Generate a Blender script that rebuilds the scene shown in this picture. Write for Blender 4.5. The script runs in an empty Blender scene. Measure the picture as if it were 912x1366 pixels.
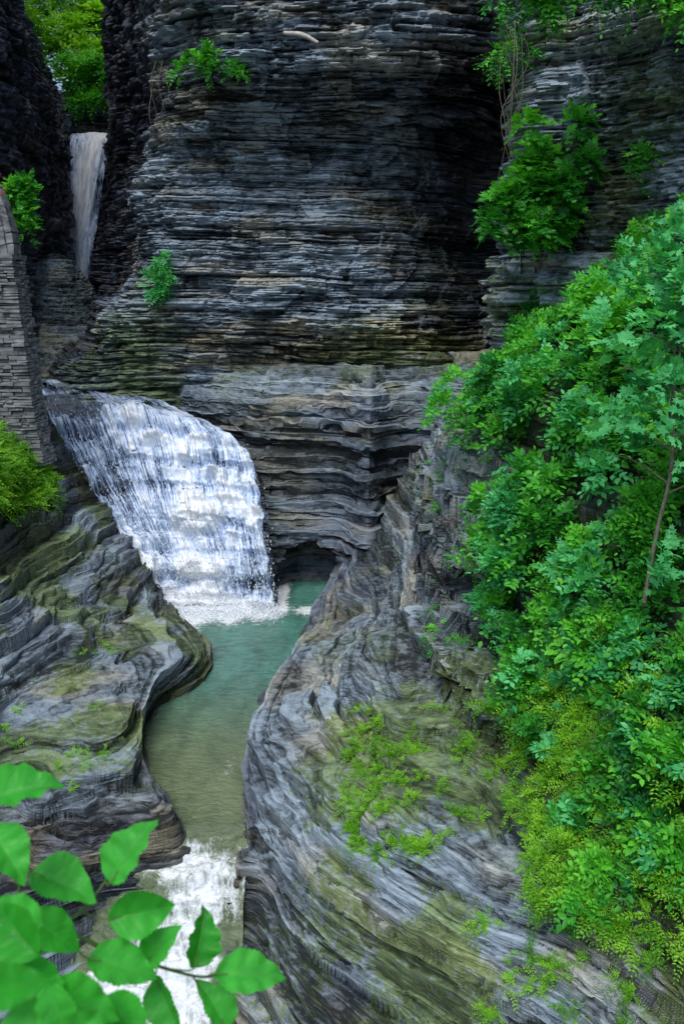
import bpy, math, numpy as np
from mathutils import Vector
rng=np.random.default_rng(7)
scene=bpy.context.scene
# ---------------------------------------------------------------- helpers
def h3(i,j,k,s=0):
    n=(i.astype(np.int64)*374761393+j.astype(np.int64)*668265263+k.astype(np.int64)*1442695041+int(s)*974634541)&0xFFFFFFFF
    n=((n^(n>>13))*1274126177)&0xFFFFFFFF
    n=((n^(n>>15))*2246822519)&0xFFFFFFFF
    n=n^(n>>16)
    return n/4294967296.0
def vn(x,y,z,s=0):
    x,y,z=np.broadcast_arrays(x,y,z)
    i,j,k=np.floor(x),np.floor(y),np.floor(z)
    fx,fy,fz=x-i,y-j,z-k
    fx=fx*fx*(3-2*fx);fy=fy*fy*(3-2*fy);fz=fz*fz*(3-2*fz)
    r=0
    for a in (0,1):
        wa=fx if a else 1-fx
        for b in (0,1):
            wb=fy if b else 1-fy
            for c in (0,1):
                wc=fz if c else 1-fz
                r=r+wa*wb*wc*h3(i+a,j+b,k+c,s)
    return r
def fbm(x,y,z,s=0,o=3):
    r=0;a=.5;t=0
    for q in range(o):
        r=r+a*vn(x,y,z,s+q);t+=a;a*=.5;x=x*2.03;y=y*2.03;z=z*2.03
    return r/t
def strata(P,seed,layers=((2.2,.34,2.4),(1.0,.28,2.2),(.38,.18,1.4),(.15,.16,.8),(.07,.09,.5)),cw=.42):
    x,y,z=P[...,0],P[...,1],P[...,2]
    zz=z+.8*(vn(x*.13,y*.13,z*.05,seed+50)-.5)+.12*(vn(x*.5,y*.5,z*.3,seed+51)-.5)+.02*x
    d=np.zeros_like(x);tone=np.zeros_like(x)
    for n,(t,a,L) in enumerate(layers):
        s=seed+n*11
        q=zz/t+1.1*vn(zz*.9/t,0*x,0*x,s+5)
        Li=np.floor(q);f=q-Li
        wx=x/L+1.1*vn(x/L,y/L,z/L,s+1)+Li*.37;wy=y/L+Li*.71+.8*vn(x/L,y/L,z/L,s+7)
        cell=h3(np.floor(wx),np.floor(wy),Li,s+2)
        sm=vn(x/L,y/L,Li*1.7,s+3)
        e=np.minimum(f,1-f)
        mod=.35+1.3*vn(x*.35,y*.35,z*.6,s+4)
        lay=h3(Li,0*Li,0*Li,s+8)-.5
        v=2*(cw*cell+(1-cw)*sm-.5)*(.7 if cw<.3 else 1)+(1.1*lay if cw<.3 else 0)
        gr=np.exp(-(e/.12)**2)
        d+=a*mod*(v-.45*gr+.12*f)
        tone+=(cell-.5)*(.2 if t>1.5 else .35)*(cw/.42)+lay*(.25 if cw>.3 else .5)-(.22*gr if t<.5 else 0)  # grooves between beds darkened: crevice shade put into the tone
    return d,tone
def terrace(P,seed,strength,layers=((.62,.8),(.24,.9),(.10,.85)),ret=False,wob=1.0):
    x,y,z=P[...,0],P[...,1],P[...,2];dz=np.zeros_like(x);ris=np.zeros_like(x)
    for n,(t,k) in enumerate(layers):
        s=seed+n*13
        zz=z+dz+1.1*t*(vn(x*.5,y*.5,z*.4,s)-.5)+.5*(vn(x*.12,y*.12,0*z,s+1)-.5)+wob*.5*t*(vn(x*1.9,y*1.9,z*.5,s+3)-.5)
        q=zz/t;Li=np.floor(q);f=q-Li
        p=6.0;g=f**p/(f**p+(1-f)**p+1e-9)
        m=ss(.3,.5,vn(x*.8,y*.8,Li*1.3,s+2))
        dz=dz+(g-f)*t*k*strength*(.35+.65*m)
        ris+=np.exp(-((f-.42)/.12)**2)*(.3+.7*m)
    Q=P.copy();Q[...,2]+=dz
    return (Q,ris) if ret else Q
def cr(G,n,axis):
    G=np.moveaxis(G,axis,0)
    G=np.concatenate([2*G[:1]-G[1:2],G,2*G[-1:]-G[-2:-1]],0)
    m=G.shape[0]-3
    t=np.linspace(0,m-1e-6,n);i=t.astype(int);f=(t-i).reshape((-1,)+(1,)*(G.ndim-1))
    p0,p1,p2,p3=G[i],G[i+1],G[i+2],G[i+3]
    r=.5*(2*p1+(p2-p0)*f+(2*p0-5*p1+4*p2-p3)*f*f+(3*p1-p0-3*p2+p3)*f**3)
    return np.moveaxis(r,0,axis)
def surf(G,nv,nu):
    G=np.array(G,float)
    return cr(cr(G,nv,0),nu,1)
def normals(P,inside=(-2,20,9)):
    du=np.gradient(P,axis=1);dv=np.gradient(P,axis=0)
    N=np.cross(du,dv);N/=np.linalg.norm(N,axis=-1,keepdims=True)+1e-9
    sgn=np.sign(np.mean(np.sum(N*(np.array(inside)-P),-1)))
    return N*sgn,sgn
def mesh_obj(name,V,F,mat,smooth=False,attrs=None,parent=None):
    V=np.ascontiguousarray(V,np.float32);F=np.ascontiguousarray(F,np.int32)
    me=bpy.data.meshes.new(name)
    m,k=F.shape
    me.vertices.add(len(V));me.vertices.foreach_set("co",V.ravel())
    me.loops.add(m*k);me.loops.foreach_set("vertex_index",F.ravel())
    me.polygons.add(m);me.polygons.foreach_set("loop_start",np.arange(0,m*k,k,dtype=np.int32))
    try: me.polygons.foreach_set("loop_total",np.full(m,k,np.int32))
    except Exception: pass
    me.polygons.foreach_set("use_smooth",np.full(m,smooth))
    me.update(calc_edges=True)
    if attrs:
        for an,av in attrs.items():
            a=me.color_attributes.new(an,'FLOAT_COLOR','POINT')
            a.data.foreach_set("color",np.ascontiguousarray(av,np.float32).ravel())
    if mat: me.materials.append(mat)
    ob=bpy.data.objects.new(name,me);scene.collection.objects.link(ob)
    if parent: ob.parent=parent
    return ob
def grid_faces(nv,nu,flip=False):
    i=np.arange(nv*nu).reshape(nv,nu)
    a,b,c,d=i[:-1,:-1],i[:-1,1:],i[1:,1:],i[1:,:-1]
    F=np.stack([a,b,c,d],-1).reshape(-1,4)
    return F[:,::-1] if flip else F
def grid_obj(name,P,mat,smooth=False,mask=None,flip=False):
    nv,nu=P.shape[:2]
    at={}
    if mask is not None: at['mask']=mask.reshape(-1,4)
    return mesh_obj(name,P.reshape(-1,3),grid_faces(nv,nu,flip),mat,smooth,at)
def ss(a,b,x):
    t=np.clip((x-a)/(b-a),0,1);return t*t*(3-2*t)
def empty(name):
    e=bpy.data.objects.new(name,None);scene.collection.objects.link(e);return e
# ---------------------------------------------------------------- node helpers
def newmat(name):
    m=bpy.data.materials.new(name);m.use_nodes=True
    nt=m.node_tree;nt.nodes.clear();return m,nt
def N_(nt,t,**kw):
    n=nt.nodes.new(t)
    for k,v in kw.items(): setattr(n,k,v)
    return n
def math_(nt,op,a,b=None,clamp=False):
    n=nt.nodes.new('ShaderNodeMath');n.operation=op;n.use_clamp=clamp
    for i,v in enumerate((a,b)):
        if v is None: continue
        if isinstance(v,(int,float)): n.inputs[i].default_value=v
        else: nt.links.new(v,n.inputs[i])
    return n.outputs[0]
def noise(nt,vec,scale,detail=6,rough=.6,dist=0):
    n=nt.nodes.new('ShaderNodeTexNoise');n.inputs['Scale'].default_value=scale
    n.inputs['Detail'].default_value=detail;n.inputs['Roughness'].default_value=rough;n.inputs['Distortion'].default_value=dist
    nt.links.new(vec,n.inputs['Vector']);return n.outputs['Fac']
def mapping(nt,vec,sc,rot=(0,0,0)):
    n=nt.nodes.new('ShaderNodeMapping');n.inputs['Scale'].default_value=sc;n.inputs['Rotation'].default_value=rot
    nt.links.new(vec,n.inputs['Vector']);return n.outputs[0]
def ramp(nt,fac,stops):
    n=nt.nodes.new('ShaderNodeValToRGB');e=n.color_ramp.elements
    while len(e)<len(stops): e.new(.5)
    for q,(p,c) in zip(e,stops):
        q.position=p;q.color=(c if len(c)==4 else (*c,1))
    nt.links.new(fac,n.inputs[0]);return n.outputs[0]
def mixc(nt,f,a,b,mode='MIX'):
    n=nt.nodes.new('ShaderNodeMix');n.data_type='RGBA';n.blend_type=mode
    if isinstance(f,(int,float)): n.inputs[0].default_value=f
    else: nt.links.new(f,n.inputs[0])
    for s,v in ((6,a),(7,b)):
        if isinstance(v,tuple): n.inputs[s].default_value=(*v,1) if len(v)==3 else v
        else: nt.links.new(v,n.inputs[s])
    return n.outputs[2]
def bump(nt,h,strength,dist,nrm=None):
    n=nt.nodes.new('ShaderNodeBump');n.inputs['Strength'].default_value=strength;n.inputs['Distance'].default_value=dist
    nt.links.new(h,n.inputs['Height'])
    if nrm: nt.links.new(nrm,n.inputs['Normal'])
    return n.outputs[0]
def principled(nt,col,rough=.7,nrm=None,spec=.5):
    p=nt.nodes.new('ShaderNodeBsdfPrincipled')
    for k,v in (('Base Color',col),('Roughness',rough)):
        if isinstance(v,tuple): p.inputs[k].default_value=(*v,1)
        elif isinstance(v,(int,float)): p.inputs[k].default_value=v
        else: nt.links.new(v,p.inputs[k])
    p.inputs['Specular IOR Level'].default_value=spec
    if nrm: nt.links.new(nrm,p.inputs['Normal'])
    return p
def out(nt,sh):
    o=nt.nodes.new('ShaderNodeOutputMaterial');nt.links.new(sh,o.inputs[0])
# ---------------------------------------------------------------- materials
def rock_material(name,iso=.45,light=(.47,.51,.54),mid=(.18,.20,.215),dark=(.030,.035,.040),bs=.9):
    m,nt=newmat(name)
    geo=N_(nt,'ShaderNodeNewGeometry');pos=geo.outputs['Position']
    at=N_(nt,'ShaderNodeAttribute',attribute_name='mask')
    sep=N_(nt,'ShaderNodeSeparateColor');nt.links.new(at.outputs['Color'],sep.inputs[0])
    moss,wet_shade,och=sep.outputs[0],sep.outputs[1],sep.outputs[2];cav=at.outputs['Alpha']
    nB=noise(nt,pos,2.3,5,.7)
    nC=noise(nt,mapping(nt,pos,(2.8,2.8,34)),1,3,.7)
    f=math_(nt,'ADD',math_(nt,'MULTIPLY',nB,iso),math_(nt,'MULTIPLY',nC,1-iso))
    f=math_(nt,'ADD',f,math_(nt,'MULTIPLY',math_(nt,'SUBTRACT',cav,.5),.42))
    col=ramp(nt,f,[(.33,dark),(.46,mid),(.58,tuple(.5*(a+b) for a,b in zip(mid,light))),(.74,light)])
    tint=ramp(nt,och,[(.0,(.84,.97,1.10)),(.4,(.97,1,1.0)),(.95,(1.32,1.08,.70))])
    col=mixc(nt,1,col,tint,'MULTIPLY')
    mf=math_(nt,'ADD',moss,math_(nt,'MULTIPLY',math_(nt,'SUBTRACT',noise(nt,pos,5.5,4,.78),.5),3.6))
    mf=ramp(nt,mf,[(.35,(0,0,0)),(.85,(.78,.78,.78))])
    mf=math_(nt,'MULTIPLY',mf,ramp(nt,moss,[(.0,(0,0,0)),(.25,(1,1,1))]))
    mosscol=ramp(nt,f,[(.3,(.03,.05,.01)),(.5,(.10,.15,.02)),(.68,(.20,.29,.05))])
    col=mixc(nt,mf,col,mosscol)
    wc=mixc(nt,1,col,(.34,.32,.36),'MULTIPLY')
    col=mixc(nt,wet_shade,col,wc)  # darkens wet rock, and carries painted shade on gorge walls and recess
    rough=math_(nt,'SUBTRACT',.70,math_(nt,'MULTIPLY',wet_shade,.36))
    h=math_(nt,'ADD',math_(nt,'MULTIPLY',nC,1.0),math_(nt,'MULTIPLY',noise(nt,pos,11,3,.7),iso+.1))
    p=principled(nt,col,rough,bump(nt,h,bs,.05),.4)
    out(nt,p.outputs[0]);return m
rock=rock_material('layered_shale')
rock_smooth=rock_material('water_worn_shale',.30,(.44,.475,.49),(.16,.178,.187),(.028,.033,.036),.95)
def leaf_material(name,c1,c2,c3,trans=.35,rough=.45,vein=False):
    m,nt=newmat(name)
    at=N_(nt,'ShaderNodeAttribute',attribute_name='lc')
    sep=N_(nt,'ShaderNodeSeparateColor');nt.links.new(at.outputs['Color'],sep.inputs[0])
    col=ramp(nt,sep.outputs[0],[(.1,c1),(.5,c2),(.9,c3)])
    nrm=None
    if vein:
        w=math_(nt,'SINE',math_(nt,'MULTIPLY',math_(nt,'SUBTRACT',sep.outputs[2],math_(nt,'MULTIPLY',sep.outputs[1],.22)),52))
        vv=ramp(nt,w,[(.88,(0,0,0)),(1,(1,1,1))])
        mid=ramp(nt,sep.outputs[1],[(.0,(1,1,1)),(.07,(0,0,0))])
        vv=math_(nt,'MAXIMUM',math_(nt,'MULTIPLY',vv,.5),mid)
        col=mixc(nt,math_(nt,'MULTIPLY',vv,.30),col,(.25,.6,.12))
        geo=N_(nt,'ShaderNodeNewGeometry')
        n2=noise(nt,geo.outputs['Position'],14,4)
        col=mixc(nt,1,col,ramp(nt,n2,[(.3,(.6,.68,.6)),(.7,(1.2,1.12,1.1))]),'MULTIPLY')
        col=mixc(nt,math_(nt,'MULTIPLY',sep.outputs[1],.25),col,(.10,.55,.05))
        nrm=bump(nt,math_(nt,'SUBTRACT',math_(nt,'MULTIPLY',n2,.6),vv),.5,.004)
    p=principled(nt,col,rough,nrm,.35)
    t=N_(nt,'ShaderNodeBsdfTranslucent');nt.links.new(mixc(nt,1,col,(1.6,1.5,.5),'MULTIPLY'),t.inputs[0])
    mx=N_(nt,'ShaderNodeMixShader');mx.inputs[0].default_value=trans
    nt.links.new(p.outputs[0],mx.inputs[1]);nt.links.new(t.outputs[0],mx.inputs[2])
    out(nt,mx.outputs[0]);return m
leafA=leaf_material('leaf_deep_green',(.016,.12,.018),(.05,.34,.03),(.16,.58,.05))
leafB=leaf_material('leaf_yellow_green',(.06,.20,.012),(.15,.42,.02),(.28,.58,.035))
leafC=leaf_material('leaf_blue_green',(.03,.22,.07),(.06,.40,.12),(.15,.60,.22))
leafBig=leaf_material('leaf_broad',(.018,.30,.02),(.035,.47,.035),(.09,.62,.09),.45,.45,True)
def simple_noise_mat(name,c1,c2,scale,rough=.85,stretch=(1,1,1),b=.4):
    m,nt=newmat(name);geo=N_(nt,'ShaderNodeNewGeometry')
    v=mapping(nt,geo.outputs['Position'],stretch);n=noise(nt,v,scale,6,.65)
    col=ramp(nt,n,[(.3,c1),(.7,c2)])
    out(nt,principled(nt,col,rough,bump(nt,n,b,.03),.3).outputs[0]);return m
bark=simple_noise_mat('bark',(.08,.065,.04),(.30,.27,.2),9,.9,(6,6,1),.7)
twigm=simple_noise_mat('green_twig',(.08,.16,.04),(.16,.22,.06),20)
soil=simple_noise_mat('forest_soil',(.012,.012,.008),(.05,.045,.03),1.5)
stone=simple_noise_mat('cut_stone',(.06,.062,.068),(.34,.35,.36),2.2,.85,(1,1,2.5),.6)
woodm=simple_noise_mat('weathered_wood',(.3,.28,.24),(.6,.57,.5),8)
redm=simple_noise_mat('red_petal',(.5,.02,.02),(.7,.05,.03),20)
# ---------------------------------------------------------------- canyon walls
def mask4(P,moss,wet_shade,och,d):
    x,y,z=P[...,0],P[...,1],P[...,2]
    M=np.zeros(P.shape[:2]+(4,));M[...,0]=np.clip(moss,0,1);M[...,1]=np.clip(wet_shade,0,1)
    M[...,2]=np.clip(och*.75+.6*ss(.44,.70,fbm(x*.5,y*.5,z*1.6,77,3)),0,1)
    M[...,3]=np.clip(.5+d,0,1);return M  # tone with painted shading: recessed rock darker, proud rock lighter
def build_rock(name,P,seed,amp,maskf,bulge=.5,flat=.35,layers=None,inside=(-2,20,9),terr=0,cw=.42,mat=None,jit=.09,wob=1.0):
    N,s=normals(P,inside)
    x,y,z=P[...,0],P[...,1],P[...,2]
    kw={'layers':layers} if layers else {}
    d,tone=strata(P,seed,cw=cw,**kw)
    b=(fbm(x*.28,y*.28,z*.28,seed+90,3)-.5)*2*bulge
    D=N*np.array([1,1,flat]);D/=np.linalg.norm(D,axis=-1,keepdims=True)+1e-6
    Q=P+D*(d*amp+b)[...,None]
    if np.any(terr):
        Q,ris=terrace(Q,seed+200,terr,ret=True,wob=wob);tone=tone-.20*(ris-.6)*np.clip(terr,0,1)  # risers painted darker and treads lighter, step shading in the tone
    Q+=N*((fbm(x*3.5,y*3.5,z*6,seed+99,2)-.5)*jit)[...,None]
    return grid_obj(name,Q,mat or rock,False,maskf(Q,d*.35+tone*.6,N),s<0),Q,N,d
# back wall
zs=[7,9.3,10,12,13.9,15.7,17.3,19,20.3,22,25,30,36]
ed=[-14.5,-13.5,-12.0,-10.8,-9.4,-9.6,-9.3,-8.6,-8.2,-7.8,-8.0,-8.2,-8.3]
x0=[-19.8,-19.8,-19.8,-19.4,-18.8,-18.2,-17.6,-17,-16.9,-16.7,-16.5,-16.4,-16.4]
off=[1,1,.6,0,.1,.4,.8,.7,-.6,-1.4,-1.9,-1.9,-1]
cave=[.5,.5,.8,1.8,2.6,3.0,3.2,2.6,-.2,-.8,-.6,0,0]
G=[]
for z,e,a,o,c in zip(zs,ed,x0,off,cave):
    m=54*(.6*e/43+.4*a/68)
    G.append([(a-1,80,z),(a,68,z),(m,54,z),(e,43+o*.5,z),(max(e+1.6,-6.4),40.6+o,z),(-3.75,40+o,z),(-.8,39.5+o+.1*c,z),(2.05,39.5+o+.5*c,z),(4.7,40.3+o+.85*c,z),(7.1,42.2+o+c,z),(9.9,45.5+o,z),(12.5,44+o,z)])
P=surf(G,640,660)
def mk(Q,d,N):
    x,y,z=Q[...,0],Q[...,1],Q[...,2]
    n=fbm(x*.25,y*.25,z*.3,5,3)
    moss=.5*ss(12.5,9.5,z)*ss(.4,.6,n)+.5*ss(-3,3,x)*ss(18.5,15,z)*ss(.35,.6,n)+.5*ss(-6,-9,x)*ss(14,11,z)*ss(46,43,y)
    wet_shade=ss(44.5,49,y)*1.0+.95*ss(2.2,5.2,x)*ss(24,19.5,z)*ss(9.5,12,z)+.45*ss(.42,.62,fbm(x*.2,y*.2,z*.5,8,3))*ss(-1,3,x)+.2*ss(.45,.6,fbm(x*.2,y*.2,z*.5,9,3))  # shade painted on receding side and overhang recess, plus damp patches
    och=.8*ss(9,9.8,z)*ss(11.8,10.6,z)*ss(-9,-6,x)+.1*ss(.45,.7,n)
    return mask4(Q,moss,wet_shade,och,d)
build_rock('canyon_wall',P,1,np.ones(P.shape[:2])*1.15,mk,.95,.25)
# lower bowl wall with ledge
cols=[(-15,48.5),(-12.3,45.3),(-9,43),(-6.1,40.3),(-3.9,38),(-2.9,37.4),(-1.75,37.3),(-.2,36.9),(1.05,35.0),(1.95,36.4),(3.15,36.9),(4.9,35.6),(7.1,34)]
rows=[(99,9.8),(2.6,9.2),(1.4,8.7),(.5,8.2),(.1,7.6),(.2,6),(.3,4.5),(0,3),(-.7,1.5),(-1.2,0),(-1.4,-1.5)]
G=[[(x,(max(43,y+3.5) if o==99 else y+o),z+(-.3 if x<-12 else -.1 if x<-8.9 else .1 if x<-5 else 0)) for x,y in cols] for o,z in rows]
P=surf(G,360,600)
hole=np.clip(1-((P[...,0]+1.35)/1.65)**2-((P[...,2]+.2)/2.5)**2,0,1)**.4*(P[...,1]<37)
P[...,1]+=hole*2.4
def mk(Q,d,N):
    x,y,z=Q[...,0],Q[...,1],Q[...,2]
    n=fbm(x*.4,y*.4,z*.5,15,3)
    return mask4(Q,.35*ss(.4,.65,n)+.3*ss(8.3,9.2,z),.55+.35*ss(4,1,z)-.35*ss(7.6,8.6,z),.15*ss(.45,.6,n)*ss(5,7,z)+.25*ss(9,9.6,z),d)
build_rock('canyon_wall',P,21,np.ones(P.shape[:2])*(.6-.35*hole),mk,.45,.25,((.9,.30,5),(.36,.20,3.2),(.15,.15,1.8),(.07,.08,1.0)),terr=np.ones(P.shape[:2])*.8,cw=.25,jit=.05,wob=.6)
# right cliff
zz=[8.4,10.3,12.2,14.5,16.7,18.4,19.6,20.9,23.3,26.5,30]
ex=[6,5.65,4.75,4.9,5.2,5.3,5.0,4.3,4.1,3.9,3.9]
oo=[1.5,1,.3,0,-.4,-.6,-1,-1.2,-1.2,-.8,0]
G=[[(e+3.6,44,z),(e,29.2+o,z),(e+1.2 if e+1.2>6.1 else 6.1,27+o,z),(7.15,26+o,z),(8.1,24.5+o,z),(8.9,22+o*.8,z),(10,18+o*.5,z),(11.5,12,z)] for z,e,o in zip(zz,ex,oo)]
P=surf(G,480,600)
def mk(Q,d,N):
    x,y,z=Q[...,0],Q[...,1],Q[...,2]
    n=fbm(x*.35,y*.35,z*.4,25,3)
    return mask4(Q,.6*ss(.42,.62,n)+.3*ss(18,21,z),.95*ss(29.5,32,y)+.1*ss(.5,.7,n),.1*ss(.5,.3,n),d)  # face turning into the recess has its shade painted in
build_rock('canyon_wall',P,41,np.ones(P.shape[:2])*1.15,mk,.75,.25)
# left far wall, gorge shade painted in as dark wet colour
zl=[6,12,16,22,26,29,33,40,46]
sl=[0,0,.5,.6,.2,-1,-2.6,-3.5,-4]
G=[[(-19.5,28,z),(-18.8,38,z),(-17.6,44,z),(-17.9+s*.2,52,z),(-18.9+s*.6,60,z),(-20.3+s,68,z),(-23.5+s,80,z)] for z,s in zip(zl,sl)]
P=surf(G,330,420)
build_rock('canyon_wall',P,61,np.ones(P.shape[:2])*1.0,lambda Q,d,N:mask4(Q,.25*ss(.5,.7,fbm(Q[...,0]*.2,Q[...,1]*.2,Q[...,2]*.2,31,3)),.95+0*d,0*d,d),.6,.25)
# chute rock behind the far fall
G=[[(x-(.6 if z<16 else 0),y+yy,z) for x,yy in ((-26,3),(-21.5,.5),(-19.5,0),(-18.5,.3),(-17,0),(-15,1),(-11,3))] for y,z in ((69,7),(69,13),(69.8,17),(70.3,21),(70.8,24.0),(73,24.8),(74,26),(75,28.6),(80,29.5),(95,36),(120,60))]
P=surf(G,260,160)
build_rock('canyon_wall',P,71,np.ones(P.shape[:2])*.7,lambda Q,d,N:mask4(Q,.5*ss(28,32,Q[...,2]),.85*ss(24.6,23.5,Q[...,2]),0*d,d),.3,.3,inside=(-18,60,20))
# boulder ledge in front of the far fall
G=[[(-20.5,58,16.6),(-18.7,57,15.3),(-17.4,58,15.2),(-16.6,60,13.5),(-16.3,64,11)],
   [(-20.5,56,14.2),(-18.6,55.3,13.9),(-17,56,13.9),(-16.1,58,13),(-15.6,62,10.5)],
   [(-20,54,12.2),(-18.5,53.5,12),(-16.6,54.4,11.9),(-15.5,56.5,11.4),(-15,61,9.8)],
   [(-19.5,52,9.6),(-18,51.5,9.5),(-16.4,51.8,9.5),(-14.6,53.5,9.6),(-14,58,9)],
   [(-19,49.5,8),(-17,48.8,8.1),(-15.5,49.2,8.2),(-13.8,51,8),(-13,56,7.6)]]
P=surf(G,170,170)
build_rock('boulder',P,81,np.ones(P.shape[:2])*.55,lambda Q,d,N:mask4(Q,.4+0*d,.1+0*d,.1+0*d,d),.2,.5,inside=(-14,40,20))
# right bank
def parse(s,Y):
    return [[(float(p.split(',')[0])/10,y,float(p.split(',')[1])/10) for p,y in zip(r.split(),yy)] for r,yy in zip(s.split('/'),Y)]
RY=[[34,31.2,28.8,25.6,23.2,20.3,18.4,17.5,17,16.1,14.1],[35,32,29.5,26,23.8,21,18.9,17.8,17.2,15.6,13.6],[36,33,30,26.5,24,21,18.7,17,15.8,14.6,12.8],
[36.5,33,29.5,26,23.5,20.5,18,16.2,14.8,13.6,12],[36,32.5,28,25,22.8,20,17.5,15.5,13.9,12.7,11.2],[34,29,25.5,23,21,19,16.8,14.9,13.3,12,10.6],
[31,26,23.5,21,19.3,17.6,15.7,14.1,12.6,11.3,10],[29,25,22,19.6,18,16.4,14.8,13.3,12,10.8,9.5],[28,24,21.5,19.3,17.5,16,14.5,13,11.8,10.5,9]]
R=parse("-9,1 -15,0 -15,0 -25,0 -26,0 -25,0 -24,-3 -26,-10 -26,-20 -25,-30 -23,-35/1,15 -2,15 -4,12 -13,13 -19,12 -22,10 -19,8 -19,1 -19,-12 -16,-25 -12,-29/14,31 14,27 12,19 3,18 -6,16 -11,15 -10,11 -9,7 -7,-3 -4,-16 -1,-20/23,46 26,42 22,31 15,25 7,23 5,19 4,17 5,14 9,5 13,-7 15,-12/32,63 30,57 28,51 23,36 19,28 19,26 20,23 21,20 25,14 28,2 31,-3/41,78 33,74 32,71 33,55 35,41 34,32 36,29 37,24 40,20 41,8 44,4/48,92 43,92 43,87 43,72 42,57 42,47 47,43 51,38 53,33 55,23 61,17/59,108 55,112 56,107 54,96 53,82 54,71 56,63 58,56 61,50 67,40 70,32/79,125 74,124 75,123 76,118 77,108 75,97 75,88 74,80 80,69 83,58 82,48",RY)
R=np.array(R)
R=np.concatenate([R[:1]+np.array([-.5,0,-1.6]),R,R[-1:]+np.array([3.5,.5,2.5])],0)
R=np.concatenate([R[:,:1]+np.array([.6,3,.3]),R],1)
nv,nu=840,1040
P=surf(R,nv,nu)
N0,_=normals(P,(-3,22,14))
vv=np.linspace(-1,9,nv)[:,None]*np.ones(nu);uu=np.ones(nv)[:,None]*np.linspace(-1,10,nu)
pil=np.exp(-((vv-4.75)/.85)**2)*ss(.5,1.5,uu)*ss(6.0,4.6,uu)
br=ss(8.2,8.8,uu)*ss(4.2,5.2,vv)
amp=.40+.25*pil+.3*br
P=terrace(P,411,pil*1.3+.35,((1.15,.95),(.5,.95)),wob=.2)
x,y,z=P[...,0],P[...,1],P[...,2]
zw=z+.2*vn(x*.5,y*.5,0*x,303)
sh=np.zeros_like(z)
for t,a,L,s in ((.85,.9,1.7,301),(.34,.6,1.2,302),(.15,.3,.8,304)):
    Li=np.floor(zw/t)
    c1=h3(np.floor(x/L+Li*.43),np.floor(y/L+Li*.77),Li,s)
    sh+=a*(.55*c1+.45*vn(x/L*1.3,y/L*1.3,Li*1.7,s+1)-.42)
Hn=N0*np.array([1,1,.05]);Hn/=np.linalg.norm(Hn,axis=-1,keepdims=True)
P=P+Hn*(sh*(pil*1.1+.02+.3*br))[...,None]
def mk(Q,d,N):
    x,y,z=Q[...,0],Q[...,1],Q[...,2]
    n=fbm(x*.5,y*.5,z*.5,35,3)
    moss=.55*ss(.42,.6,n)*ss(1.6,3.0,vv)*ss(3.5,5.5,uu)+.45*ss(.40,.6,n)
    wet_shade=.8*ss(.9,.1,z)*ss(6.8,6,uu)+.35*ss(1.2,.3,vv)*ss(5.5,7,uu)+.45*ss(.48,.64,fbm(x*.35,y*.35,z*.7,36,3))+.6*ss(3.2,1.5,uu)*ss(3.6,1.5,vv)
    vegsoil=ss(5.9,6.3,vv)*ss(8.4,8.0,uu)*.8
    return mask4(Q,moss+vegsoil,np.maximum(wet_shade,vegsoil),.05*ss(.42,.65,n)+.5*ss(.8,0,vv)*ss(5.5,7,uu),d)
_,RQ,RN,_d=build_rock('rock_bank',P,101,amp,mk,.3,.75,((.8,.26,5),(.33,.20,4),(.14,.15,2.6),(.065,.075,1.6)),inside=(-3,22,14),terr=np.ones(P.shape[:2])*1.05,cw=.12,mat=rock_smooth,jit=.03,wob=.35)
# left bank
LY=[[38.8,36.8,35.2,34.4,33.5,28.5,24.9,22,20.3,18.5,17.8,17.5,16.1],[37,35.5,34,33,31.5,27.5,24.6,22,20.2,18.6,17.6,17.2,15.8],[35,33.5,32,31,29.5,26.5,24,21.5,19.6,18.2,17.2,16.7,15.5],[32,31,29.5,28.5,27,24.8,22.8,20.8,18.8,17.6,16.6,16,15],[28,27,26,25,24,22.5,21,19.5,18,17,16,15.3,14.5]]
L=np.array(parse("-130,74 -112,56 -94,33 -79,18 -66,2 -45,0 -57,0 -52,0 -43,0 -36,-1 -45,-8 -57,-18 -59,-30/-129,74 -117,56 -101,36 -86,21 -72,9 -52,9 -57,10 -54,10 -49,6 -42,4 -50,-3 -61,-12 -64,-27/-129,74 -120,58 -106,41 -94,27 -80,15 -66,13 -64,14 -60,14 -56,8 -51,4 -57,-1 -66,-10 -71,-25/-127,75 -119,60 -110,45 -102,32 -90,21 -80,15 -75,15 -70,12 -66,8 -63,5 -66,0 -73,-5 -78,-20/-123,80 -118,66 -113,52 -108,39 -102,29 -95,19 -90,16 -86,11 -83,8 -80,6 -80,3 -82,0 -86,-13",LY))
L=np.concatenate([L[:1]+np.array([.6,.0,-1.5]),L,L[-1:]+np.array([-3.5,-1.5,3.5]),L[-1:]+np.array([-6,-3,8])],0)
L=np.concatenate([L,L[:,-1:]+np.array([0,-4,-1])],1)
L=np.concatenate([L[:,:1]+np.array([-1.5,4,.3]),L],1)
nv,nu=500,760
P=surf(L,nv,nu)
lv=np.linspace(-1,6,nv)[:,None]*np.ones(nu);lu=np.ones(nv)[:,None]*np.linspace(-1,13,nu)
P=terrace(P,431,.30+.25*ss(1,2.5,lv),((1.0,.9),(.45,.9)),wob=.2)
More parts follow.
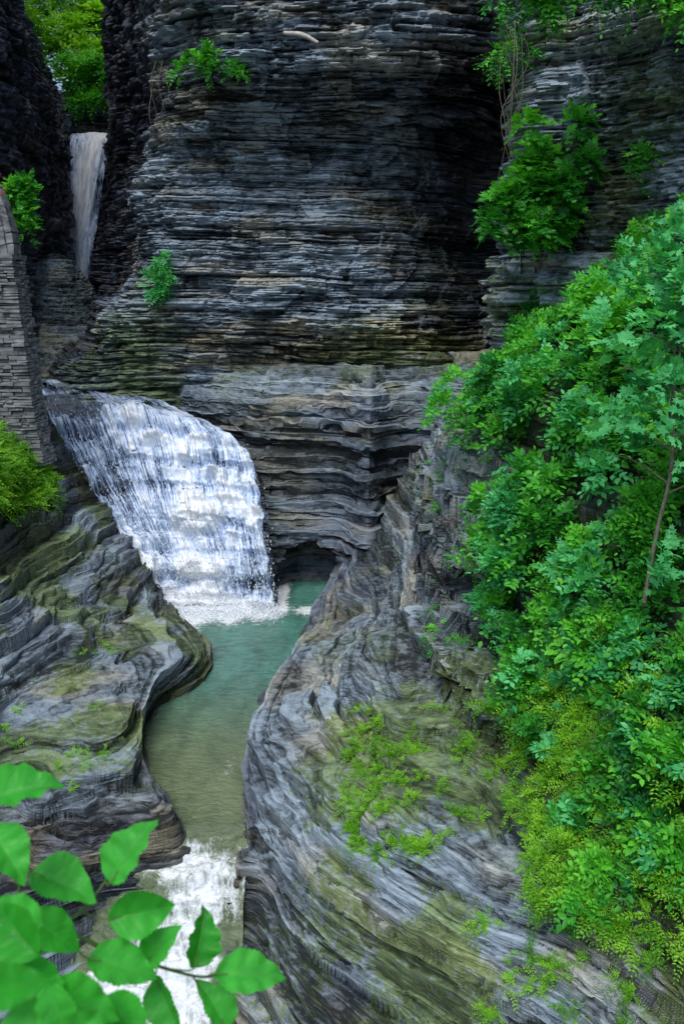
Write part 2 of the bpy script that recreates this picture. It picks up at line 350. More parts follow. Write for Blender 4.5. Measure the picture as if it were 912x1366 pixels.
def mk(Q,d,N):
    x,y,z=Q[...,0],Q[...,1],Q[...,2]
    n=fbm(x*.5,y*.5,z*.5,45,3)
    moss=.72*ss(.34,.56,n)*ss(9,7,lu)+.3*ss(.45,.65,n)
    wet_shade=.8*ss(.6,.05,z)*ss(9.5,9,lu)+.7*ss(1.0,.0,lv)*ss(5,4,lu)+.25+.45*ss(.44,.62,fbm(x*.35,y*.35,z,46,3))
    return mask4(Q,moss,wet_shade,.6*ss(.7,0,np.abs(z-.2))*ss(4,5,lu),d)
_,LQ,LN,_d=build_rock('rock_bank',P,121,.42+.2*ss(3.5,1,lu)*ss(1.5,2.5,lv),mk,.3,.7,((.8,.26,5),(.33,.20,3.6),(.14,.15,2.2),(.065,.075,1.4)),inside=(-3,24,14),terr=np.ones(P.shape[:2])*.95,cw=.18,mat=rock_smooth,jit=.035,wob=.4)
# ---------------------------------------------------------------- waterfall
W=[[(-16.2,46,8.4),(-14,45,8.4),(-12.4,44,8.3),(-10.7,43,8.15),(-9.1,42,7.9)],
[(-14.4,42,8.1),(-12.3,41.5,8.1),(-10.2,41,7.8),(-8,40,7.6),(-6.2,39.2,7.2)],
[(-13.15,38.8,7.6),(-10.7,38.8,7.6),(-8.35,38.5,7.3),(-6,38,6.9),(-4,37.4,6.2)],
[(-11.4,36.8,5.9),(-9.4,37,5.5),(-7.45,36.8,5.2),(-5.55,36.6,4.9),(-3.4,36.2,4.5)],
[(-9.75,35.6,3.9),(-8.1,35.8,3.2),(-6.6,35.8,3.0),(-4.8,35.5,2.95),(-3.0,35.2,2.9)],
[(-8.25,34.6,2.1),(-7.1,34.9,1.7),(-5.7,34.8,1.4),(-4.3,34.6,1.4),(-2.7,34.5,1.3)],
[(-7.2,34,-.1),(-6.1,34.2,-.1),(-5,34.1,-.1),(-4,34.0,-.1),(-2.5,33.9,-.1)]]
nv,nu=460,400
P=surf(W,nv,nu)
N,s=normals(P,(-4,24,12))
x,y,z=P[...,0],P[...,1],P[...,2]
tt=np.linspace(0,1,nv)[:,None]*np.ones(nu);qq=np.ones(nv)[:,None]*np.linspace(0,1,nu)
P[...,0]+=ss(.8,1,qq)*(.9*(fbm(tt*7,0*tt,0*tt,336,3)-.5))*ss(.2,.4,tt)
d,tone=strata(P,131,((1.3,.5,1.5),(.5,.36,.9),(.2,.14,.5)))
fall=ss(.24,.36,tt)
Q=terrace(P+N*(d*fall-.32)[...,None],333,.5)
grid_obj('waterfall_rock',Q,rock,False,mask4(Q,.1+0*z,.8+0*z,0*z,d*.4),s<0)
def blur(A,n,ax):
    k=np.ones(n)/n;return np.apply_along_axis(lambda r:np.convolve(np.pad(r,n//2,mode='edge'),k,'valid')[:len(r)],ax,A)
db=blur(blur(d,11,0),7,1)
sw=qq+.02*(fbm(qq*4,tt*5,0*qq,139,2)-.5)
streak=(fbm(sw*60,tt*4,0*qq,140,3)-.5)*.3
def falls_sheet(name,off,bias,seed):
    Q=terrace(P+N*(db*fall*1.15)[...,None],333,.25)+N*(off+streak*fall*1.2+(fbm(x*2.2,y*2.2,z*2.2,seed,3)-.5)*.34*(.3+fall))[...,None]
    M=np.zeros(P.shape[:2]+(4,));M[...,0]=qq+seed*.013;M[...,1]=tt;M[...,3]=1
    M[...,2]=bias+.2*ss(.3,.4,tt)-.10*ss(.28,.1,tt)+.85*(fbm(qq*5,tt*3.5,0*qq,seed+3,3)-.5)+.45*ss(.86,1,tt)-.12*ss(.45,.7,tt)*ss(.5,1,qq)+.35*np.clip(db,-.4,.4)-.55*ss(.965,1,qq)-.4*ss(.03,0,qq)
    grid_obj(name,Q,waterfallm,True,M,s<0);return Q
m,nt=newmat('falling_water')
at=N_(nt,'ShaderNodeAttribute',attribute_name='mask');sep=N_(nt,'ShaderNodeSeparateColor');nt.links.new(at.outputs['Color'],sep.inputs[0])
cmb=N_(nt,'ShaderNodeCombineXYZ');nt.links.new(math_(nt,'MULTIPLY',sep.outputs[0],42),cmb.inputs[0]);nt.links.new(math_(nt,'MULTIPLY',sep.outputs[1],5.5),cmb.inputs[1])
sn=noise(nt,cmb.outputs[0],1.7,6,.74,.5)
geo=N_(nt,'ShaderNodeNewGeometry')
bn=noise(nt,mapping(nt,geo.outputs['Position'],(1,1,.6)),4.0,6,.8)
a=math_(nt,'ADD',math_(nt,'MULTIPLY',sn,.8),math_(nt,'MULTIPLY',bn,.35))
a=math_(nt,'ADD',a,math_(nt,'MULTIPLY',math_(nt,'SUBTRACT',sep.outputs[2],.5),.5))
al=ramp(nt,a,[(.53,(0,0,0)),(.66,(1,1,1))])
col=ramp(nt,a,[(.54,(.20,.33,.60)),(.66,(.56,.70,.93)),(.78,(.94,.96,.99))])
p=principled(nt,col,.35,bump(nt,a,.7,.12),.5)
tr=N_(nt,'ShaderNodeBsdfTransparent')
mx=N_(nt,'ShaderNodeMixShader');nt.links.new(al,mx.inputs[0]);nt.links.new(tr.outputs[0],mx.inputs[1]);nt.links.new(p.outputs[0],mx.inputs[2])
out(nt,mx.outputs[0]);waterfallm=m
Q=falls_sheet('waterfall',.02,.585,141)
n=7000
qi=rng.random(n);ti=.32+.68*rng.random(n)**.6
ii=(ti*(nv-1)).astype(int);jj=(qi*(nu-1)).astype(int)
pp=Q[ii,jj]+N[ii,jj]*(rng.random((n,1))**2*.35)+rng.normal(0,.14,(n,3))
pp[4500:]=np.stack([rng.uniform(-7.6,-2.3,2500),34-np.abs(rng.normal(0,.55,2500)),np.abs(rng.normal(0,.25,2500))],-1)
pp[:,2]=np.maximum(pp[:,2],.03)
sz=.008+.022*rng.random((n,1))**2
O=np.array([(1,0,0),(-1,0,0),(0,1,0),(0,-1,0),(0,0,2.6),(0,0,-2.6)])
OF=np.array([(0,2,4),(2,1,4),(1,3,4),(3,0,4),(2,0,5),(1,2,5),(3,1,5),(0,3,5)])
V=(pp[:,None,:]+O[None]*sz[:,None,:]).reshape(-1,3);F=(OF[None]+np.arange(n)[:,None,None]*6).reshape(-1,3)
m,nt=newmat('spray');out(nt,principled(nt,(.85,.9,.95),.4).outputs[0])
mesh_obj('waterfall_spray',V,F,m,True)
# far waterfall
G=[[(-20.3,73.5,24.6),(-18.3,73.5,24.6),(-16.8,73.5,24.6)],[(-19.9,70.0,24.3),(-18.3,70.0,24.4),(-16.8,70.0,24.3)],[(-20.0,68.9,21.2),(-18.6,68.8,21.2),(-17.4,68.9,21.2)],[(-20.4,68.2,16.9),(-19.2,68.1,16.9),(-18.1,68.2,16.9)],[(-20.9,67.3,12.6),(-19.6,67.2,12.6),(-18.5,67.3,12.6)],[(-21,66.8,8.2),(-19.6,66.7,8.2),(-18.4,66.8,8.2)]]
P=surf(G,160,60);tt2=np.linspace(0,1,160)[:,None]*np.ones(60);qq2=np.ones(160)[:,None]*np.linspace(0,1,60)
P[...,1]-=(fbm(qq2*9,tt2*8,0*qq2,150,3)-.3)*.9
M=np.zeros(P.shape[:2]+(4,));M[...,0]=qq2*.55;M[...,1]=tt2*2.5;M[...,3]=1;M[...,2]=.98-1.6*np.abs(qq2-.5)**2+.6*(fbm(qq2*4,tt2*7,0*qq2,155,3)-.5)
grid_obj('waterfall',P,waterfallm,True,M,False)
# ---------------------------------------------------------------- water surfaces
def water_material(name,deep,shallow,foamcol=(.88,.92,.95),ripd=.07):
    m,nt=newmat(name);geo=N_(nt,'ShaderNodeNewGeometry');pos=geo.outputs['Position']
    at=N_(nt,'ShaderNodeAttribute',attribute_name='mask');sep=N_(nt,'ShaderNodeSeparateColor');nt.links.new(at.outputs['Color'],sep.inputs[0])
    col=mixc(nt,sep.outputs[1],deep,shallow)
    n1=noise(nt,mapping(nt,pos,(1.3,.5,1)),.9,5,.6,.8);col=mixc(nt,ramp(nt,n1,[(.35,(0,0,0)),(.65,(.9,.9,.9))]),col,mixc(nt,1,col,(.52,.56,.53),'MULTIPLY'))
    nf=noise(nt,mapping(nt,pos,(1,1,.3)),4.5,7,.78,.4)
    f=math_(nt,'ADD',sep.outputs[0],math_(nt,'MULTIPLY',math_(nt,'SUBTRACT',nf,.5),1.9))
    f=ramp(nt,f,[(.40,(0,0,0)),(.80,(1,1,1))]);f=math_(nt,'MULTIPLY',f,ramp(nt,sep.outputs[0],[(0,(0,0,0)),(.08,(1,1,1))]))
    col=mixc(nt,f,col,foamcol)
    w=noise(nt,mapping(nt,pos,(1,1.8,1)),3.2,5,.6,.6)
    rip=math_(nt,'ADD',w,math_(nt,'MULTIPLY',nf,.5))
    p=principled(nt,col,math_(nt,'ADD',.06,math_(nt,'MULTIPLY',f,.5)),bump(nt,rip,1.0,ripd),.6)
    out(nt,p.outputs[0]);return m
pool=water_material('pool_water',(.085,.25,.195),(.175,.225,.11),ripd=.12)
gx,gy=np.meshgrid(np.linspace(-9,2,300),np.linspace(18.5,38.5,460))
P=np.stack([gx,gy,.07*(fbm(gx*1.6,gy*2.4,0*gx,160,3)-.5)-.35*ss(18.9,18.6,gy)],-1)
M=np.zeros(P.shape[:2]+(4,));M[...,3]=1
inx=ss(-8.3,-7.2,gx)*ss(-1.9,-2.8,gx)
ed_=33.6-1.3*(fbm(gx*.9,0*gx,0*gx,165,2)-.5)*2-.5*ss(-5,-7,gx)
M[...,0]=np.clip(1.35*inx*np.exp(-np.clip(ed_-gy,0,9)/1.0)+.8*np.exp(-((gx+6.6)/1.0)**2-((gy-32.3)/1.9)**2)+.8*np.exp(-((gx+1.3)/.9)**2-((gy-34.2)/.8)**2)+.34*np.exp(-((gx+2.9)/.8)**2-((gy-21.5)/1.5)**2),0,1)
M[...,1]=ss(29,21,gy)
grid_obj('river_water',P,pool,True,M)
rap=water_material('rapids_water',(.175,.22,.12),(.175,.22,.12),(.88,.92,.95),.12)
G=[[(-4.9,19.3,-.12),(-3.6,19.3,-.12),(-2.0,19.3,-.12)],[(-4.4,18.8,.0),(-3.2,18.8,.02),(-2.0,18.8,.0)],[(-4.2,18.4,-.25),(-3.4,18.3,-.3),(-2.1,18.2,-.3)],[(-5,17.9,-.75),(-3.8,17.7,-.8),(-2.2,17.5,-.9)],[(-6.1,17.6,-1.7),(-4.6,17.3,-1.6),(-2.2,17.1,-1.7)],[(-6.4,16.9,-2.4),(-4.6,16.7,-2.4),(-2.2,16.6,-2.4)],[(-6.4,16,-2.85),(-4.4,16,-2.9),(-2.1,16,-2.85)],[(-6.5,13,-3.3),(-4.4,13,-3.3),(-1.6,13,-3.3)],[(-7,6,-3.9),(-4,6,-3.9),(-1,6,-3.9)]]
P=surf(G,420,200);x,y,z=P[...,0],P[...,1],P[...,2]
P[...,2]+=(.5*(fbm(x*1.6,y*1.6,z*1.6,170,3)-.5)+.22*(fbm(x*5,y*5,z*5,173,2)-.5))*ss(18.9,17.8,y)
P=terrace(P,177,ss(18.9,18.2,y)*.9,((.5,.8),(.2,.6)))
M=np.zeros(P.shape[:2]+(4,));M[...,3]=1
M[...,0]=(.22+.55*ss(.38,.62,fbm(x*.9,y*.9,z*.6,171,3))-.25*ss(-3.0,-2.4,x))*ss(18.8,18.1,y);M[...,1]=.5
grid_obj('rapids',P,rap,True,M)
gx,gy=np.meshgrid(np.linspace(-24,-12.5,90),np.linspace(45.2,78,120))
P=np.stack([gx,gy,8.25+.05*fbm(gx,gy,0*gx,180,3)],-1);M=np.zeros(P.shape[:2]+(4,));M[...,3]=1;M[...,0]=.25
grid_obj('river_water',P,water_material('river_upper',(.10,.14,.16),(.1,.14,.16)),True,M)
mesh_obj('ground',np.array([(-400,-400,-5),(400,-400,-5),(400,400,-5),(-400,400,-5)]),np.array([(0,1,2,3)]),soil)
# ---------------------------------------------------------------- foliage
def norm(a): return a/(np.linalg.norm(a,axis=-1,keepdims=True)+1e-9)
LT=np.array([(0,0,0),(-.26,.28,.05),(.26,.28,.05),(0,.28,0),(-.25,.6,.04),(.25,.6,.04),(0,1,-.08)])
LTRI=np.array([(0,3,1),(0,2,3),(3,6,4),(3,4,1),(3,2,5),(3,5,6)])
ST=np.array([(0,0,0),(-.22,.45,.07),(0,1,-.06),(.22,.45,.07)])
SF1=np.array([(0,2,1),(0,3,2)])
MT=np.array([(0,0,0),(-.2,.12,.02),(-.5,.2,.0),(-.3,.38,.04),(-.48,.7,-.02),(-.16,.62,.03),(0,1.0,-.05),(.16,.62,.03),(.48,.7,-.02),(.3,.38,.04),(.5,.2,0),(.2,.12,.02),(0,.4,-.03)])
MTRI=np.array([(12,i+1,i) for i in range(0,11)]+[(12,0,11)])
def leaves(name,pos,dr,nr,size,lc,mat,kind='leaf'):
    T,Fc={'leaf':(LT,LTRI),'small':(ST,SF1),'maple':(MT,MTRI)}[kind]
    dr=norm(dr);nr=norm(nr-np.sum(nr*dr,-1,keepdims=True)*dr);sd=np.cross(dr,nr)
    n=len(pos);s=size.reshape(-1,1,1)
    V=pos[:,None]+s*(T[None,:,0:1]*sd[:,None]+T[None,:,1:2]*dr[:,None]+T[None,:,2:3]*nr[:,None])
    F=(Fc[None]+np.arange(n)[:,None,None]*len(T)).reshape(-1,3)
    C=np.zeros((n,len(T),4));C[...,0]=lc[:,None];C[...,3]=1
    return mesh_obj(name,V.reshape(-1,3),F,mat,False,{'lc':C.reshape(-1,4)})
def sprigs(base,dr,up,length,lsize,npair,lc,spread=.85):
    dr=norm(dr);sd=norm(np.cross(dr,up));nr=norm(np.cross(sd,dr))
    Ps,Ds,Ns,Ss,Cs=[],[],[],[],[]
    n=len(base)
    for k in range(npair+1):
        f=(k+.6)/(npair+.6)
        p=base+dr*(length*f)[:,None]-np.array([0,0,1])*(length*f*f*.28)[:,None]
        for sg in ((-1,1) if k<npair else (0,)):
            d=dr*(.55 if sg else 1)+sd*(spread*sg)+rng.normal(0,.12,(n,3))
            Ps.append(p);Ds.append(d);Ns.append(nr+rng.normal(0,.25,(n,3)))
            Ss.append(lsize*(1-.45*abs(f-.45))*rng.uniform(.75,1.2,n));Cs.append(np.clip(lc+rng.normal(0,.14,n),0,1))
    return [np.concatenate(a) for a in (Ps,Ds,Ns,Ss,Cs)]
def clump_mass(name,cent,nrm,rad,nspr,slen,lsize,npair,mat,kind='leaf',drop=.0,upw=.5):
    m=len(cent);k=nspr
    c=np.repeat(cent,k,0);nn=np.repeat(norm(nrm),k,0);r=np.repeat(rad,k)
    d=norm(rng.normal(0,1,(m*k,3))*.75+nn*.8+np.array([0,0,upw]))
    base=c+d*(r*rng.uniform(.35,1.15,m*k)**.6)[:,None]
    dr=norm(d*.8+rng.normal(0,.45,(m*k,3))+np.array([0,0,-drop]))
    up=norm(d*.5+np.array([0,-.35,.9]))
    lc=np.repeat(rng.uniform(.1,.85,m),k)+.15*(d[:,2])
    a=sprigs(base,dr,up,slen*rng.uniform(.6,1.3,m*k),lsize*rng.uniform(.7,1.35,m*k),npair,lc)
    return leaves(name,*a,mat,kind)
def pick(Q,Nn,cond,n):
    idx=np.argwhere(cond);sel=idx[rng.integers(0,len(idx),n)]
    return Q[sel[:,0],sel[:,1]],Nn[sel[:,0],sel[:,1]]
vb=np.interp(uu,[0,1,2,3,4,5,6,7,8,8.6,9,10],[6.5,5.7,5.9,5.8,5.45,5.6,5.6,5.1,5.2,5.7,9,9])
vb=vb+.8*(fbm(uu*1.8,vv*1.8,0*uu,200,2)-.5)
cv=(vv>vb)&(vv<8.6)&(uu>0)&(uu<8.2)
gn=fbm(RQ[...,0]*1.1,RQ[...,1]*1.1,RQ[...,2]*1.1,215,2)
gap=((uu-2.8)/.42)**2+((vv-6.2)/.65)**2<1
gap|=((uu-4.3)/.25)**2+((vv-6.6)/.8)**2<1
gap|=((uu-6.3)/.2)**2+((vv-7.0)/.5)**2<1
gap|=gn<.38
up_=cv&(uu<4.3)&~gap
lo_=cv&(uu>=3.9)&~gap
def place(cond,n,off,rad):
    p,nn=pick(RQ,RN,cond,n)
    r=rng.uniform(rad[0],rad[1],n)
    b=fbm(p[:,0]*.8,p[:,1]*.8,p[:,2]*.8,210,2)
    return p+nn*(off*(b*2.4-.7))[:,None],nn,r
c,nn,r=place(up_,200,.9,(.3,.6));clump_mass('shrub_foliage',c,nn,r,24,.42,.165,3,leafA,'leaf')
c,nn,r=place(up_,80,1.3,(.25,.5));clump_mass('shrub_foliage',c,nn,r,20,.4,.165,3,leafC,'leaf')
c,nn,r=place(lo_,240,.55,(.2,.45));clump_mass('shrub_foliage',c,nn,r,22,.34,.14,3,leafA,'leaf')
c,nn,r=place(lo_,85,.7,(.2,.42));clump_mass('shrub_foliage',c,nn,r,18,.30,.14,3,leafC,'leaf')
c,nn,r=place(lo_&(uu>5.5),90,.5,(.2,.4));clump_mass('shrub_foliage',c,nn,r,18,.34,.09,5,leafB,'small')
edge=(vv>vb-.5)&(vv<vb+.9)&(uu>5)&(uu<8.6)
c,nn,r=place(edge,200,.3,(.08,.26));clump_mass('fern_patch',c,nn,r,14,.34,.08,6,leafB,'small',.3)
f2=fbm(RQ[...,0]*2.5,RQ[...,1]*2.5,RQ[...,2]*2.5,222,2)
patch=(fbm(RQ[...,0]*.9,RQ[...,1]*.9,RQ[...,2]*1.2,220,2)>.45)&(f2>.45)
fe=patch&(vv>2.8)&(vv<vb)&(uu>4.7)&(uu<7.3)
c,nn,r=place(fe,230,.02,(.04,.13));clump_mass('fern_patch',c,nn,r,8,.25,.055,6,leafB,'small',.2)
fe=(vv>3.6)&(uu>8.0)&(vv<8)&(f2>.48)
c,nn,r=place(fe,180,.02,(.05,.14));clump_mass('fern_patch',c,nn,r,10,.24,.055,6,leafB,'small',.2)
fe=(vv>4.2)&(vv<vb+.2)&(uu>1)&(uu<5)&(f2>.52)
c,nn,r=place(fe,60,.05,(.08,.2));clump_mass('fern_patch',c,nn,r,9,.3,.08,5,leafA,'small',.6)
x,y,z=LQ[...,0],LQ[...,1],LQ[...,2]
p,nn=pick(LQ,LN,(lu<1.6)&(lu>.1)&(lv>1.6)&(lv<4.3),150);clump_mass('fern_patch',p+nn*.25,nn,rng.uniform(.2,.5,150),20,.45,.12,6,leafB,'small',.3)
le=(fbm(x*.8,y*.8,z,230,2)>.58)&(lu>4)&(lu<8)&(lv>2)&(lv<4.5)
p,nn=pick(LQ,LN,le,40);clump_mass('fern_patch',p,nn,rng.uniform(.05,.12,40),8,.2,.05,5,leafB,'small',.2)
def blob(name,c,rad,ncl,crad,nspr,sl,ls,npair,mat,kind='leaf',drop=.1,nrm=(0,-.7,.5)):
    c=np.array(c)+rng.normal(0,.42,(ncl,3))*np.array(rad)
    return clump_mass(name,c,np.tile(np.array(nrm,float),(ncl,1)),rng.uniform(crad*.6,crad*1.2,ncl),nspr,sl,ls,npair,mat,kind,drop)
blob('hanging_shrub',(5.5,25.8,14.9),(1.4,.7,1.5),32,.42,24,.4,.22,3,leafA,'maple',.3)
blob('hanging_shrub',(7.7,24.4,15.6),(.6,.4,.4),8,.3,12,.3,.1,4,leafA)
blob('hanging_shrub',(8.2,23.3,12.4),(1.3,.5,.9),20,.4,18,.35,.13,4,leafC)
for q,(cx,cz) in enumerate(((5.0,19.3),(6.4,19.6),(7.8,19.0),(8.6,18.3))):
    blob('hanging_shrub',(cx,23.6-.5*q,cz),(1.0,.5,.6),16,.5,20,.5,.14,4,leafA,'leaf',.5)
blob('hanging_shrub',(4.5,27.0,18.9),(.6,.4,.9),9,.35,14,.45,.11,4,leafA,'leaf',.8)
blob('hanging_shrub',(-5.3,38.3,21.3),(1.7,.4,.5),16,.35,18,.4,.14,4,leafA)
blob('hanging_shrub',(-8.0,41.0,12.9),(.7,.4,1.1),16,.4,16,.4,.14,4,leafC)
blob('ivy',(-11.75,34.3,15.6),(.5,.4,1.3),26,.35,20,.3,.13,4,leafA)
cc=np.stack([rng.uniform(-29,-15,220),rng.uniform(78,98,220),np.zeros(220)],-1);cc[:,2]=27.5+(cc[:,1]-78)*.75+rng.uniform(0,5,220)+np.abs(cc[:,0]+20)*.3
clump_mass('distant_foliage',cc,np.tile([0,-.7,.5],(220,1)).astype(float),rng.uniform(.8,1.6,220),50,1.0,.5,3,leafB,'small',.3)
cc=np.stack([rng.uniform(-21,-16.8,30),rng.uniform(72.5,74.5,30),rng.uniform(26.8,30,30)],-1)
clump_mass('distant_foliage',cc,np.tile([0,-.7,.5],(30,1)).astype(float),rng.uniform(.5,1,30),50,.7,.3,3,leafA,'small',.5)
# ---------------------------------------------------------------- tubes / tree
def tube(pts,rad,n=8,sub=6):
    pts=np.array([tuple(p) for p in pts],float)
    P=cr(pts,sub*len(pts),0);R_=cr(np.array(rad,float).reshape(-1,1),len(P),0)[:,0]
    T=norm(np.gradient(P,axis=0));a=norm(np.cross(T,np.array([.3,.9,.31])));b=np.cross(T,a)
    th=np.linspace(0,2*np.pi,n,endpoint=False)
    V=P[:,None]+R_[:,None,None]*(np.cos(th)[None,:,None]*a[:,None]+np.sin(th)[None,:,None]*b[:,None])
    i=np.arange(len(P)*n).reshape(len(P),n);j=np.roll(i,-1,1)
    F=np.stack([i[:-1],j[:-1],j[1:],i[1:]],-1).reshape(-1,4)
    return V.reshape(-1,3),F
def tubes(name,lst,mat,parent=None,n=8):
    Vs,Fs,o=[],[],0
    for pts,rad in lst:
        V,F=tube(pts,rad,n);Vs.append(V);Fs.append(F+o);o+=len(V)
    return mesh_obj(name,np.concatenate(Vs),np.concatenate(Fs),mat,True,None,parent)
tree=empty('maple_tree')
tx,ty=5.45,14.8
tl=[([(tx-.16,ty,6.9),(tx-.02,ty+.05,8.2),(tx+.12,ty,9.4),(tx+.08,ty+.1,10.8),(tx+.4,ty+.2,12.6)],[.042,.036,.03,.024,.012])]
cr_c=[]
for k in range(20):
    a=k*2.4;z0=8.9+.19*k;L0=1.3-.04*k
    e=(tx+.12+L0*math.cos(a),ty+L0*math.sin(a)*.9,z0+.4)
    tl.append(([(tx+.08,ty+.02,z0),(tx+.12+L0*.5*math.cos(a),ty+L0*.5*math.sin(a)*.9,z0+.3),e],[.018,.013,.006]))
    cr_c+= [e,(tx+.12+L0*.6*math.cos(a),ty+L0*.55*math.sin(a),z0+.4)]
cr_c+=[(tx-.1,ty-.2,7.4),(tx+.25,ty-.1,7.7)]
tubes('trunk_and_limbs',tl,bark,tree)
cr_c=np.array(cr_c)
o=clump_mass('crown',cr_c,np.tile([0,-.4,.8],(len(cr_c),1)).astype(float),rng.uniform(.3,.5,len(cr_c)),13,.32,.165,2,leafC,'maple',.2)
o.parent=tree
vl=[]
for k in range(40):
    if k<10: b=(4.5+rng.uniform(-.2,.5),26.6+rng.uniform(-.5,.5),19.5);ln=rng.uniform(1.2,4.5)
    elif k<20: b=(rng.uniform(5,9),23.6,19.5);ln=rng.uniform(.8,2)
    elif k<36: b=(3.9+rng.uniform(-.3,1),21.3+rng.uniform(-1.3,1.3),8.4);ln=rng.uniform(.8,1.8)
    else: b=(-7.6+rng.uniform(-.2,.3),40.2,22);ln=rng.uniform(2,4)
    b=np.array(b);w=rng.normal(0,.15,(3,3))
    vl.append(([b,b+w[0]+(0,0,-ln*.35),b+w[1]+(0,0,-ln*.7),b+w[2]+(0,0,-ln)],[.012,.010,.008,.005]))
tubes('hanging_vines',vl,bark,None,5)
tubes('fallen_log',[([(-2.2,36.9,22.15),(-1.5,36.6,22.0),(-.9,36.5,21.7)],[.07,.09,.06])],woodm)
# ---------------------------------------------------------------- stone tower
tower=empty('stone_tower')
boxes=[]
def bx(c,s,ang=0): boxes.append((c,s,ang))
z=6.2
while z<13.7:
    t=rng.uniform(.08,.17)
    ex_=np.interp(z,[6,8,12.5,13.8],[-11.1,-11.35,-11.6,-11.75])
    x=ex_
    while x>-16:
        l=rng.uniform(.25,.75);bx((x-l/2,33.0+rng.uniform(-.08,.08),z+t/2),(l-.025,.5,t-.02));x-=l
    y=33.25
    while y<33.9:
        l=rng.uniform(.25,.5);bx((ex_-.25+rng.uniform(-.06,.07),y+l/2,z+t/2),(.5,l-.02,t-.02));y+=l
    z+=t
bx((-13.8,33.5,13.78),(4.2,1.5,.16))
ci=(-13.3,13.85)
for ring,(a1,b1) in enumerate(((1.25,2.75),(1.5,3.1))):
    for k in range(26):
        th=math.pi*(k+.5)/26
        px_,pz=ci[0]+a1*math.cos(th),ci[1]+b1*math.sin(th)
        ta=math.atan2(b1*math.cos(th),-a1*math.sin(th))
        bx((px_,33.2+.06*ring+rng.uniform(-.03,.03),pz),(.40 if 4<k<21 else .34,.7,.24),-ta)
V=[];F=[]
CB=np.array([(-.5,-.5,-.5),(.5,-.5,-.5),(.5,.5,-.5),(-.5,.5,-.5),(-.5,-.5,.5),(.5,-.5,.5),(.5,.5,.5),(-.5,.5,.5)])
CF=np.array([(0,3,2,1),(4,5,6,7),(0,1,5,4),(1,2,6,5),(2,3,7,6),(3,0,4,7)])
for q,(c,s_,a) in enumerate(boxes):
    b=CB*np.array(s_)+rng.normal(0,.012,(8,3))
    ca,sa=math.cos(a),math.sin(a)
    b=np.stack([b[:,0]*ca+b[:,2]*sa,b[:,1],-b[:,0]*sa+b[:,2]*ca],-1)
    V.append(b+np.array(c));F.append(CF+8*q)
mesh_obj('masonry',np.concatenate(V),np.concatenate(F),stone,False,None,tower)
mesh_obj('core',CB*np.array((4.2,.9,7.5))+np.array((-14.0,33.6,9.9)),CF,soil,False,None,tower)
fp=np.array([(-11.95,32.8,16.4),(-11.8,32.8,16.0),(-11.9,32.8,16.2)]);fp=np.repeat(fp,8,0)+rng.normal(0,.08,(24,3))
leaves('red_flower',fp,rng.normal(0,1,(24,3)),rng.normal(0,1,(24,3)),np.full(24,.09),np.full(24,.5),redm,'leaf')
# ---------------------------------------------------------------- near branch with broad leaves
branch=empty('leafy_branch')
upv=np.array([0,.30,.954])
spec=[(-.598,1.5,11.118,20,.150),(-.428,1.6,10.925,62,.150),(-.552,1.55,10.883,-25,.145),(-.412,1.6,10.782,8,.140),(-.561,1.5,10.811,-30,.125),
(-.444,1.55,10.692,-12,.150),(-.303,1.65,10.683,65,.125),(-.197,1.65,10.588,2,.160),(-.616,1.45,11.018,-60,.13),(-.368,1.6,10.547,-55,.14),(-.281,1.65,10.512,115,.13),(-.377,1.6,10.702,50,.11),
(-.487,1.2,10.96,100,.12),(-.413,1.2,10.918,-20,.13),(-.509,1.2,11.056,140,.12),(-.433,1.15,10.93,-70,.12),(-.36,1.25,10.84,-50,.11),(-.56,1.3,11.0,170,.12),(-.345,.8,11.30,10,.08),(-.33,.8,11.25,-60,.08),(-.29,.8,11.24,30,.08)]
nS,nL=13,30
sv=np.linspace(-1,1,nS)[None,:]*np.ones((nL,1));lv_=np.linspace(0,1,nL)[:,None]*np.ones((1,nS))
wid=.36*np.sin(np.pi*np.clip(lv_,0,1)**.8)**.85*(1-.25*lv_)
Vs,Fs,Cs,o=[],[],[],0
stems=[]
for k,(cx,cy,cz,ang,ln) in enumerate(spec):
    a=math.radians(ang)
    dr=np.array([math.cos(a),0,0])+upv*math.sin(a)
    nr=norm(np.array([rng.normal(0,.36),-.62+rng.normal(0,.28),.78]));dr=norm(dr-nr*np.dot(nr,dr)*.6)
    sd=norm(np.cross(dr,nr));nr=np.cross(sd,dr)
    serr=1+.035*((np.arange(nL)%2)*2-1)[:,None]*(np.abs(sv)>.95)
    X=sv*wid*serr*ln*rng.uniform(.88,1.08);Yl=(lv_-.5)*ln
    Z=ln*(.30*np.abs(sv)*wid*2-(.2+.25*rng.random())*(lv_-.4)**2+.03*np.sin(lv_*24+k)*np.abs(sv)+.02*np.cos(np.abs(sv)*3-lv_*26)*np.abs(sv))
    V=np.array([cx,cy,cz])+X[...,None]*sd+Yl[...,None]*dr+Z[...,None]*nr
    C=np.zeros((nL,nS,4));C[...,0]=rng.uniform(.15,.9);C[...,1]=np.abs(sv);C[...,2]=lv_;C[...,3]=1
    Vs.append(V.reshape(-1,3));Fs.append(grid_faces(nL,nS)+o);Cs.append(C.reshape(-1,4));o+=nL*nS
    b=np.array([cx,cy,cz])-dr*ln*.5;stems.append((b,dr))
mesh_obj('leaves',np.concatenate(Vs),np.concatenate(Fs),leafBig,True,{'lc':np.concatenate(Cs)},branch)
root=np.array([-.85,1.5,10.35]);mainp=[root,np.array([-.62,1.58,10.72]),np.array([-.47,1.62,10.66]),np.array([-.33,1.68,10.56]),np.array([-.27,1.68,10.56])]
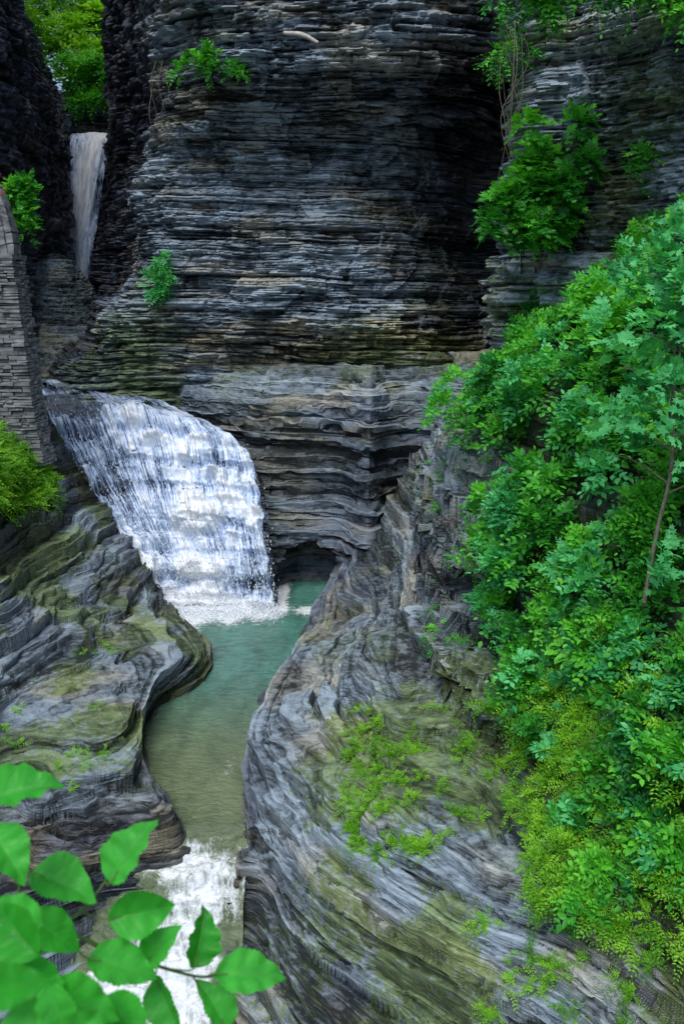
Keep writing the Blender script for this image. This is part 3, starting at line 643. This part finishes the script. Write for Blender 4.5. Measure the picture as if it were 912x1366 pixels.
tl=[(mainp,[.006,.005,.004,.003,.002]),([root,(-.66,1.52,10.8),(-.62,1.5,10.95),(-.66,1.5,11.08)],[.006,.004,.003,.002]),([(-.62,1.55,10.75),(-.53,1.58,10.8),(-.49,1.62,10.84)],[.004,.003,.002])]
anchors=np.array([(-.62,1.58,10.72),(-.47,1.62,10.66),(-.33,1.68,10.56),(-.66,1.52,10.8),(-.62,1.5,10.95),(-.53,1.58,10.8),(-.49,1.62,10.84),(-.55,1.6,10.69),(-.40,1.65,10.61)])
for b,dr in stems:
    a=anchors[np.argmin(np.linalg.norm(anchors-b,axis=1))]
    if np.linalg.norm(a-b)<.2: tl.append(([a,(a+b)/2+np.array([0,0,-.005]),b,b+dr*.03],[.0022,.0018,.0016,.001]))
tubes('twigs',tl,twigm,branch,6)
# ---------------------------------------------------------------- light, sky, camera
w=bpy.data.worlds.new("World");scene.world=w;w.use_nodes=True;nt=w.node_tree;nt.nodes.clear()
sk=nt.nodes.new('ShaderNodeTexSky');sk.sky_type='NISHITA';sk.sun_disc=False
SE=math.radians(60)
sk.sun_elevation=SE;sk.sun_rotation=math.radians(200)
bg=nt.nodes.new('ShaderNodeBackground');bg.inputs[1].default_value=.15
wo=nt.nodes.new('ShaderNodeOutputWorld');nt.links.new(sk.outputs[0],bg.inputs[0]);nt.links.new(bg.outputs[0],wo.inputs[0])
sl=bpy.data.lights.new('sun','SUN');sl.energy=3.1;sl.angle=math.radians(35);sl.color=(1,.985,.96)
so=bpy.data.objects.new('sun',sl);scene.collection.objects.link(so)
az=math.radians(200);sd=Vector((math.sin(az)*math.cos(SE),math.cos(az)*math.cos(SE),math.sin(SE)))
so.rotation_euler=sd.to_track_quat('Z','Y').to_euler()
cam=bpy.data.cameras.new('camera');co=bpy.data.objects.new('camera',cam);scene.collection.objects.link(co)
co.location=(0,0,12);co.rotation_euler=(math.radians(77),0,0)
cam.sensor_fit='VERTICAL';cam.sensor_height=36;cam.lens=31.18;cam.clip_start=.1;cam.clip_end=1500
cam.dof.use_dof=True;cam.dof.focus_distance=25;cam.dof.aperture_fstop=5.0
scene.camera=co
scene.view_settings.view_transform='Standard';scene.view_settings.look='None';scene.view_settings.exposure=0
